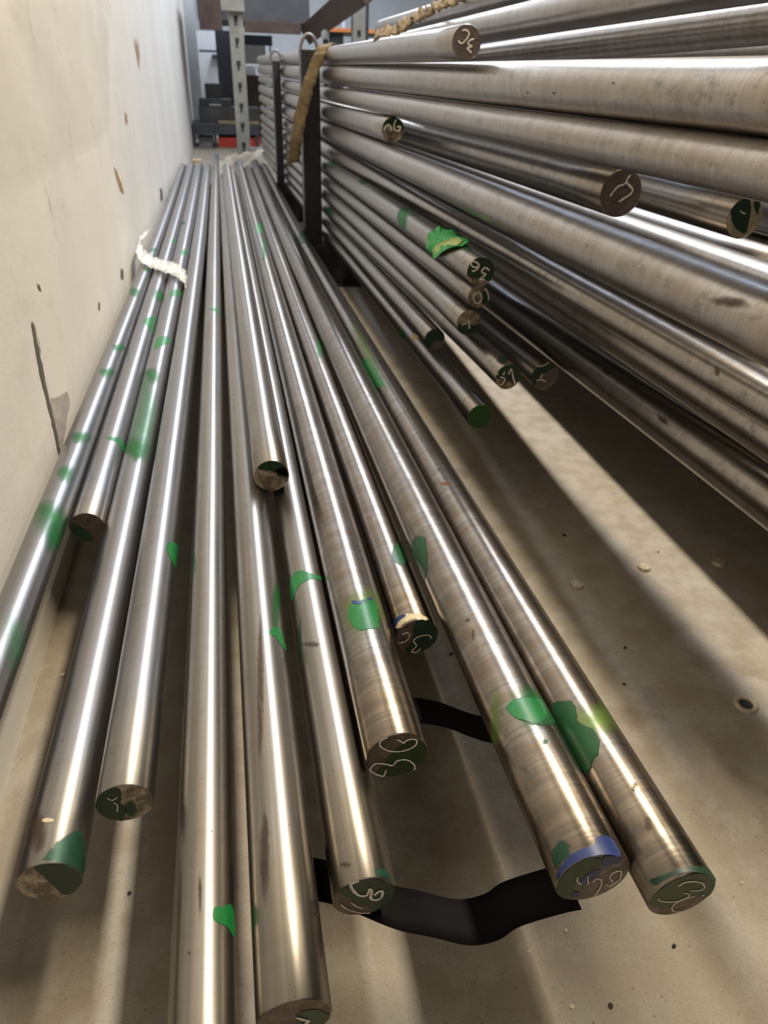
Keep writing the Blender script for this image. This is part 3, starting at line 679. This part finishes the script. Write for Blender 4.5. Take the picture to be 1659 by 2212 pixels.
tag(ribbon('webbing_strap', [at_y(812, 78, 2.02), at_y(850, 66, 1.98), at_y(880, 50, 1.95), at_y(905, 36, 1.93), at_y(935, 18, 1.90), at_y(968, 4, 1.87), at_y(1010, -14, 1.85)], (.05, .04), M_WEB, wdir=(.2, 1, .5), thick=.003, crumple=.006),
    'crumpled tan webbing strap lying over the topmost bar', 'strap')

# ------------------------------------------------------------------ black rack frames
def frame(y, x0, x1, h, lab, hook=True):
    e = empty('bar_rack', (x0, y, 0), label=lab, cat='rack', group='black frames carrying the bars')
    w = x1 - x0; zb = FLOOR - .5758
    box('upright', (x0, y, zb - .002), (x1, y + .07, h), M_BLACK, e, .004)
    box('upright', (1.16, y, zb - .002), (1.23, y + .07, h), M_BLACK, e, .004)
    box('base_beam', (-.305, y - .02, 0.012), (1.27, y + .09, zb), M_BLACK, e, .005)
    for xx in (-.2, .45, 1.15): box('foot_plate', (xx - .05, y - .035, 0), (xx + .05, y + .105, .012), M_BLACK, e, .003)
    if hook:
        c = Vector(((x0 + x1) / 2, y + .035, h - .01)); pts = []
        bm = bmesh.new(); n = 12; r0 = .030
        path = [c + Vector((-r0 * math.cos(t), 0, .052 * math.sin(t))) for t in [math.pi * i / n for i in range(n + 1)]]
        rings = []
        for i, p in enumerate(path):
            d = (path[min(i + 1, n)] - path[max(i - 1, 0)]).normalized(); nn = Vector((d.z, 0, -d.x))
            rings.append([bm.verts.new(p + nn * .006 * math.cos(a) + Vector((0, 1, 0)) * .012 * math.sin(a)) for a in [math.tau * k / 8 for k in range(8)]])
        for i in range(n):
            for k in range(8): bm.faces.new((rings[i][k], rings[i][(k + 1) % 8], rings[i + 1][(k + 1) % 8], rings[i + 1][k]))
        bm_obj('top_loop', bm, M_LOOP, e, c, True)
    return e
frame(2.86, .278, .343, FLOOR + .055, 'nearest black rack frame, its upright between the two groups of bars')
frame(4.25, .2705, .3095, FLOOR + .028, 'second black rack frame, its upright behind the nearest one')
e3 = empty('rack_bearer', (.3, 4.43, 0), label='low black bearer under the far ends of the bars', cat='rack')
box('base_beam', (-.305, 4.38, .012), (1.27, 4.48, FLOOR - .5758), M_BLACK, e3, .005)
for xx in (-.2, .45, 1.15): box('foot_plate', (xx - .05, 4.36, 0), (xx + .05, 4.5, .012), M_BLACK, e3, .003)

# ------------------------------------------------------------------ far shelving and clutter
def pbox(name, u0, v0, u1, v1, y, d, mat, parent=None, bev=.003, floor=False):
    a = at_y(u0, (v0 + v1) / 2, y); b = at_y(u1, (v0 + v1) / 2, y); t = at_y((u0 + u1) / 2, v0, y); l = at_y((u0 + u1) / 2, v1, y)
    return box(name, (a.x, y, 0 if floor else l.z), (b.x, y + d, t.z), mat, parent, bev)
def thing(name, u, v, y, label, cat, group=None):
    p = at_y(u, v, y); return empty(name, (p.x, y, 0), label=label, cat=cat, group=group)
# slotted post
t = thing('slotted_post', 518, 340, 6.5, 'pale slotted shelving post standing behind the far bar ends', 'post')
x0 = at_y(505, 200, 6.5).x; x1 = at_y(534, 200, 6.5).x
box('post', (x0, 6.5, 0), (x1, 6.58, 1.72), M_POST, t, .004)
for v in (-4, 44, 92, 141, 188, 232, 274, 316, 355):
    c = at_y(519, v, 6.5); bm = bmesh.new()
    box_bm(bm, ((x0 + x1) / 2, 6.4985, c.z + .012), (.030, .004, .034), bev=.0015); box_bm(bm, ((x0 + x1) / 2 - .002, 6.4985, c.z - .018), (.016, .004, .034), bev=.0015)
    bm_obj('slot', bm, M_HOLE, t, ((x0 + x1) / 2, 6.4985, c.z))
pbox('connector', 476, -30, 527, 24, 6.44, .05, M_POST, t)
t = thing('slotted_post', 775, 80, 6.5, 'pale shelving post at the top, left of the tan strap', 'post')
a = at_y(762, 40, 6.5).x; b = at_y(790, 40, 6.5).x
box('post', (a, 6.5, 0), (b, 6.58, 1.9), M_POST, t, .004); box('side_flange', (b + .002, 6.53, .9), (b + .03, 6.60, 1.9), M_DARK, t)
for v in (8, 72):
    c = at_y(775, v, 6.5); box('slot', ((a + b) / 2 - .014, 6.496, c.z - .02), ((a + b) / 2 + .014, 6.501, c.z + .02), M_HOLE, t)
t = thing('dark_post', 485, 200, 9.35, 'dark teal post just behind the slotted post', 'post')
pbox('post', 470, 66, 501, 226, 9.35, .1, M_DARK, t, floor=True)
# upper shelf
t = thing('overhead_shelf', 560, 60, 7.6, 'dark shelf with brown beams across the top of the aisle', 'shelf')
pbox('deck', 424, -60, 668, 46, 7.7, 1.2, M_SHELF, t); pbox('beam', 428, -20, 478, 64, 7.62, .06, M_BEAM, t); pbox('beam', 528, 46, 650, 72, 7.62, .06, M_BEAM, t)
p, q = at_y(668, 70, 8.0), at_y(792, -30, 5.4)
bm = bmesh.new(); d = q - p; rot = Vector((0, 1, 0)).rotation_difference(d.normalized()).to_matrix()
box_bm(bm, (p + q) / 2, (.16, d.length, .12), rot, .006); bm_obj('side_beam', bm, M_BEAM, t, p)
# cabinets and panels
t = thing('white_cabinet', 455, 120, 10.0, 'pale cabinet beyond the dark post at far left', 'cabinet')
pbox('body', 424, 68, 474, 240, 10.0, .5, M_WHITE, t, floor=True); pbox('door_gap', 430, 108, 474, 112, 9.995, .01, M_DARK, t); pbox('ledge', 458, 118, 482, 127, 9.9, .1, M_DARK, t)
t = thing('grey_panel', 555, 120, 9.0, 'pale grey panel with a blue grey top behind the slotted post', 'panel')
pbox('panel', 528, 98, 574, 138, 9.0, .05, M_GREYB, t); pbox('top_rail', 528, 76, 588, 98, 9.0, .08, M_DARK, t)
for u in (528, 586): pbox('leg', u, 76, u + 3, 300, 9.02, .04, M_DARK, t, floor=True)
# work bench with dark equipment
t = thing('steel_bench', 490, 280, 8.4, 'dark steel bench in the far left behind the bar ends', 'bench')
pbox('bench_top', 415, 268, 560, 291, 8.4, .6, M_DARK, t)
pbox('leg', 417, 291, 424, 345, 8.42, .05, M_DARK, t, floor=True); pbox('leg', 464, 291, 470, 345, 8.42, .05, M_DARK, t, floor=True); pbox('leg', 552, 291, 558, 345, 8.42, .05, M_DARK, t, floor=True)
pbox('lower_shelf', 424, 333, 464, 346, 8.5, .4, M_DARK, t)
def solo(name, lab, cat, *a, **k):
    o = pbox(name, *a, **k); tag(o, lab, cat); return o
solo('storage_box', 'pale box on the lower shelf of the steel bench', 'box', 430, 296, 462, 332, 8.55, .3, M_GREYB)
solo('red_crate', 'red crate under the steel bench, behind the slotted post', 'crate', 472, 297, 562, 318, 8.45, .35, M_RED)
solo('board', 'olive board leaning below the red crate', 'board', 478, 319, 520, 352, 8.35, .05, M_OLIVE)
solo('wood_batten', 'upright tan batten left of the olive board', 'batten', 472, 318, 479, 350, 8.33, .04, M_WOOD)
solo('pale_box', 'pale box right of the slotted post, under the bench', 'box', 540, 318, 566, 328, 8.4, .3, M_GREYB)
solo('red_strip', 'short red bar on the floor right of the slotted post', 'bar', 544, 345, 582, 356, 7.2, .08, M_RED)
solo('machine_block', 'dark square machine block on the back of the bench', 'machine', 443, 181, 478, 216, 8.8, .3, M_DARK)
t = thing('dark_machine', 500, 240, 8.6, 'low dark machine lying along the bench top', 'machine')
pbox('body', 430, 232, 560, 268, 8.6, .35, M_SHELF, t); pbox('cover', 430, 214, 500, 232, 8.65, .3, M_DARK, t); pbox('handle', 452, 225, 478, 229, 8.62, .03, M_GREYB, t)
solo('wood_offcut', 'thin tan board lying on the bench top', 'board', 472, 263, 560, 268, 8.42, .3, M_WOOD)
solo('white_tub', 'small white tub right of the slotted post', 'tub', 531, 142, 552, 162.5, 9.18, .1, M_WHITE)
solo('tub_shelf', 'brown box below the small white tub', 'box', 534, 163, 575, 232, 9.15, .25, M_BEAM, floor=True)
t = thing('orange_shelf', 745, 70, 8.6, 'orange beamed shelf beyond the top of the rack', 'shelf')
pbox('beam', 688, 62, 850, 71, 8.6, .06, M_ORANGE, t); pbox('deck', 688, 71, 850, 74, 8.66, .7, M_DARK, t); pbox('leg', 712, 71, 742, 100, 8.7, .08, M_DARK, t, floor=True)
for u in (716, 738): pbox('column', u, 14, u + 8, 62, 8.75, .05, M_WHITE, t)
solo('dark_crate', 'dark brown carton on the orange shelf, left side', 'box', 690, 30, 712, 61, 8.7, .3, M_ORANGE)
rt = empty('roll_stand', at_y(703, 73, 6.9) * 1.0, label='white roll end standing above the nearest black upright', cat='roll')
p = at_y(703, 74, 6.9); bm = bmesh.new(); bmesh.ops.create_cone(bm, cap_ends=True, segments=28, radius1=.034, radius2=.034, depth=.05)
bmesh.ops.rotate(bm, verts=bm.verts, matrix=Matrix.Rotation(math.pi / 2, 3, 'X')); bmesh.ops.bevel(bm, geom=bm.edges[:], offset=.005, segments=2, affect='EDGES')
bmesh.ops.translate(bm, verts=bm.verts, vec=p); bm_obj('roll', bm, M_WHITE, rt, p, True)
box('stand', (p.x - .02, 6.88, 0), (p.x + .02, 6.92, p.z - .034), M_DARK, rt, .002)

# rubble behind the bar ends, counted pieces
r = random.Random(11)
def stone(name, p, s, mat, lab, cat, group=None, seed=0):
    q = random.Random(seed); bm = bmesh.new(); bmesh.ops.create_icosphere(bm, subdivisions=1, radius=s)
    for v in bm.verts: v.co = Vector((v.co.x * q.uniform(.7, 1.4), v.co.y * q.uniform(.7, 1.3), v.co.z * q.uniform(.35, .7)))
    bmesh.ops.translate(bm, verts=bm.verts, vec=Vector(p)); zmin = min(v.co.z for v in bm.verts)
    bmesh.ops.translate(bm, verts=bm.verts, vec=(0, 0, p[2] - zmin))
    return tag(bm_obj(name, bm, mat, None, (p[0], p[1], p[2])), lab, cat, group)
t = empty('rubble_heap', (.08, 6.15, 0), label='pale heap of broken plaster behind the far bar ends', cat='rubble')
bm = bmesh.new(); nx, ny = 26, 12; gr = []
for i in range(nx):
    row = []
    for j in range(ny):
        x = -.12 + .85 * i / (nx - 1); y = 6.0 + .5 * j / (ny - 1)
        h = .17 * math.sin(math.pi * i / (nx - 1)) ** .5 * math.sin(math.pi * j / (ny - 1)) + (r.uniform(-.018, .018) if 0 < i < nx - 1 and 0 < j < ny - 1 else 0)
        row.append(bm.verts.new((x, y, max(.001, h))))
    gr.append(row)
for i in range(nx - 1):
    for j in range(ny - 1): bm.faces.new((gr[i][j], gr[i + 1][j], gr[i + 1][j + 1], gr[i][j + 1]))
bm_obj('loose_plaster', bm, M_DUST, t, (.08, 6.15, 0))['kind'] = 'stuff'
w = pbox('wood_block', 416, 346, 436, 368, 5.62, .12, M_WOOD, None, .006, floor=True); tag(w, 'tan wood block at the far end of the bars by the wall', 'wood block')
w = pbox('brick', 600, 438, 622, 468, 4.42, .10, M_BEAM, None, .004, floor=True); tag(w, 'reddish brown block on the floor under the second rack frame', 'block')

# ------------------------------------------------------------------ wall marks and the end pilaster
def wall_patch(pts, mat, soft=.2, name='wall_mark', lift=.0006, jit=1, seed=1):
    L = [at_x(u, v, -.31 + lift) for u, v in smooth_loop(pts, 5, jit, seed)]
    P, F, A = fill([(p.y, p.z) for p in L], soft); x = L[0].x
    V = [Vector((x, q.x, q.y)) for q in P]
    return mesh_obj(name, V, F, mat, wl, loc=V[0], attr=A)
P_PLAST = paint('bare_grey_plaster', (.38, .35, .31), .8, 0, .4, 60, (.05, .3))
P_CRACK = paint('crack_dirt', (.10, .085, .07), .8, 0, .5, 200, (.05, .4))
P_SMEAR = paint('brown_smear', (.30, .17, .07), .8, 0, .8, 200, (.15, .7))
P_WALLTONE = paint('paler_wall_tone', (.86, .78, .66), .55, 0, .1, 8, (0, .5), .3)
wall_patch([(0, -20), (120, -20), (232, -20), (236, 120), (234, 290), (170, 340), (90, 395), (0, 440), (-60, 400), (-60, 100)], P_WALLTONE, .35, 'paler_area', .0003)  # slightly paler tone over the upper left of the wall, soft edged
wall_patch([(108, 862), (120, 858), (140, 845), (157, 828), (150, 880), (140, 940), (133, 990), (126, 960), (116, 905)], P_PLAST, .15)
wall_patch([(68, 700), (74, 704), (88, 770), (108, 862), (126, 950), (134, 988), (128, 990), (116, 930), (100, 866), (82, 790)], P_CRACK, .3, 'crack', .0009)
wall_patch([(68, 698), (74, 700), (88, 750), (88, 772), (78, 752)], P_PLAST, .3)
wall_patch([(244, 358), (250, 362), (260, 385), (270, 418), (262, 420), (252, 392)], P_SMEAR, .6)
wall_patch([(345, 405), (350, 408), (352, 432), (347, 436)], P_CRACK, 1, seed=3); wall_patch([(268, 240), (274, 244), (277, 272), (271, 268)], P_SMEAR, 1)
wall_patch([(260, 580), (266, 582), (268, 606), (261, 602)], P_CRACK, 1); wall_patch([(78, 612), (84, 614), (92, 628), (86, 630)], P_CRACK, 1)
wall_patch([(212, 652), (216, 654), (217, 672), (213, 670)], P_CRACK, 1)
wall_patch([(285, 70), (297, 75), (305, 120), (303, 170), (290, 110)], P_SMEAR, 1.5)
b0 = box('trim_1', (-.31, 9.4, 0), (-.20, 9.62, 5.9), M_GREYB); b0['kind'] = 'structure'

# ------------------------------------------------------------------ floor: anchors and chips
M_BOLT = plain('worn_bolt_head', (.45, .37, .26), .5, .3, .3, 200, .3)
for i, (u, v, lab) in enumerate([(1390, 1228, 'round bolt head shining in the bright stripe of floor'), (1245, 1266, 'round bolt head in shade nearest the wall group of bars'), (1553, 1217, 'round bolt head farthest right on the floor'), (1611, 1523, 'open anchor hole with a pale rim near the right edge')]):
    p = at_z(u, v, 0); bm = bmesh.new(); n = 20
    if i < 3:
        bmesh.ops.create_cone(bm, cap_ends=True, segments=n, radius1=.0125, radius2=.0095, depth=.005); bmesh.ops.translate(bm, verts=bm.verts, vec=p + Vector((0, 0, .0025)))
        o = bm_obj('floor_bolt', bm, M_BOLT, None, p); tag(o, lab, 'bolt', 'anchors in the floor')
    else:
        rings = []
        for rr, z in ((.0165, .0002), (.014, .003), (.010, .0028), (.009, .0004)):
            rings.append([bm.verts.new(p + Vector((rr * math.cos(a), rr * math.sin(a), z))) for a in [math.tau * k / n for k in range(n)]])
        for q in range(3):
            for k in range(n): bm.faces.new((rings[q][k], rings[q][(k + 1) % n], rings[q + 1][(k + 1) % n], rings[q + 1][k]))
        o = bm_obj('anchor_hole', bm, M_BOLT, None, p); tag(o, lab, 'anchor hole')
        hv = [p + Vector((.009 * math.cos(math.tau * k / n), .009 * math.sin(math.tau * k / n), .0006)) for k in range(n)]
        mesh_obj('hole', hv, [tuple(range(n))], M_HOLE, o, loc=p)
M_CHIP = plain('pale_chip', (.62, .54, .38), .7, 0, .2, 300, .2)
chips = [(137, 1459, .0032, M_CHIP, 'pale chip on the floor beside the wall, left of the bars'), (1222, 2011, .0022, M_CHIP, 'small pale chip below the blue rimmed end'),
 (1236, 2176, .0026, M_CHIP, 'triangular pale chip near the bottom edge of the floor'), (1318, 2174, .0026, P_RUST and M_BEAM, 'reddish sliver beside the triangular pale chip'),
 (1533, 1457, .0016, M_CHIP, 'tiny white fleck left of the anchor hole'), (1484, 1094, .0020, M_CHIP, 'white fleck under the lowest rack bar'),
 (1143, 1926 + 130, .0014, M_CHIP, 'tiny fleck on the floor right under the sagging band'), (1602, 1908, .0016, M_CHIP, 'tiny fleck right of the outermost end'),
 (1218, 1157, .004, M_HOLE, 'dark crumb between the bolt heads and the outer bar'), (1350, 1400, .0028, M_HOLE, 'dark crumb in the dark stripe of floor'),
 (1348, 1479, .0026, M_HOLE, 'dark crumb right of the outer bar'), (975, 1414, .003, M_HOLE, 'dark sliver beside the end with cream paint'),
 (1422, 1190 + 3, .002, M_HOLE, 'dark speck right of the shining bolt head'), (280, 1930, .002, M_HOLE, 'dark fleck in the bright floor stripe at lower left'),
 (1455, 2045, .0022, M_HOLE, 'dark crumb below the outermost chalked end')]
for i, (u, v, sz, m, lab) in enumerate(chips):
    stone('debris_chip', at_z(u, v, 0), sz, m, lab, 'debris', 'crumbs on the floor', seed=i)

# ------------------------------------------------------------------ luminaires over the lamps (outside the frame)
for i, (x, y, z, w, l, e, c, tilt) in enumerate(LAMPS):
    bm = bmesh.new(); rot = Matrix.Rotation(tilt, 3, 'Y'); off = rot @ Vector((0, 0, .035))
    box_bm(bm, Vector((x, y, z)) + off, (w + .06, l + .04, .05), rot, .006)
    tag(bm_obj('lamp_housing', bm, M_WHITE, None, (x, y, z)), ['lamp housing straight over the near bar ends', 'lamp housing straight over the far part of the bars', 'short lamp housing over the rack side', 'lamp housing farther down the rack side', 'square housing of the added fill lamp behind the camera', 'lamp housing at the back of the hall'][i], 'lamp')
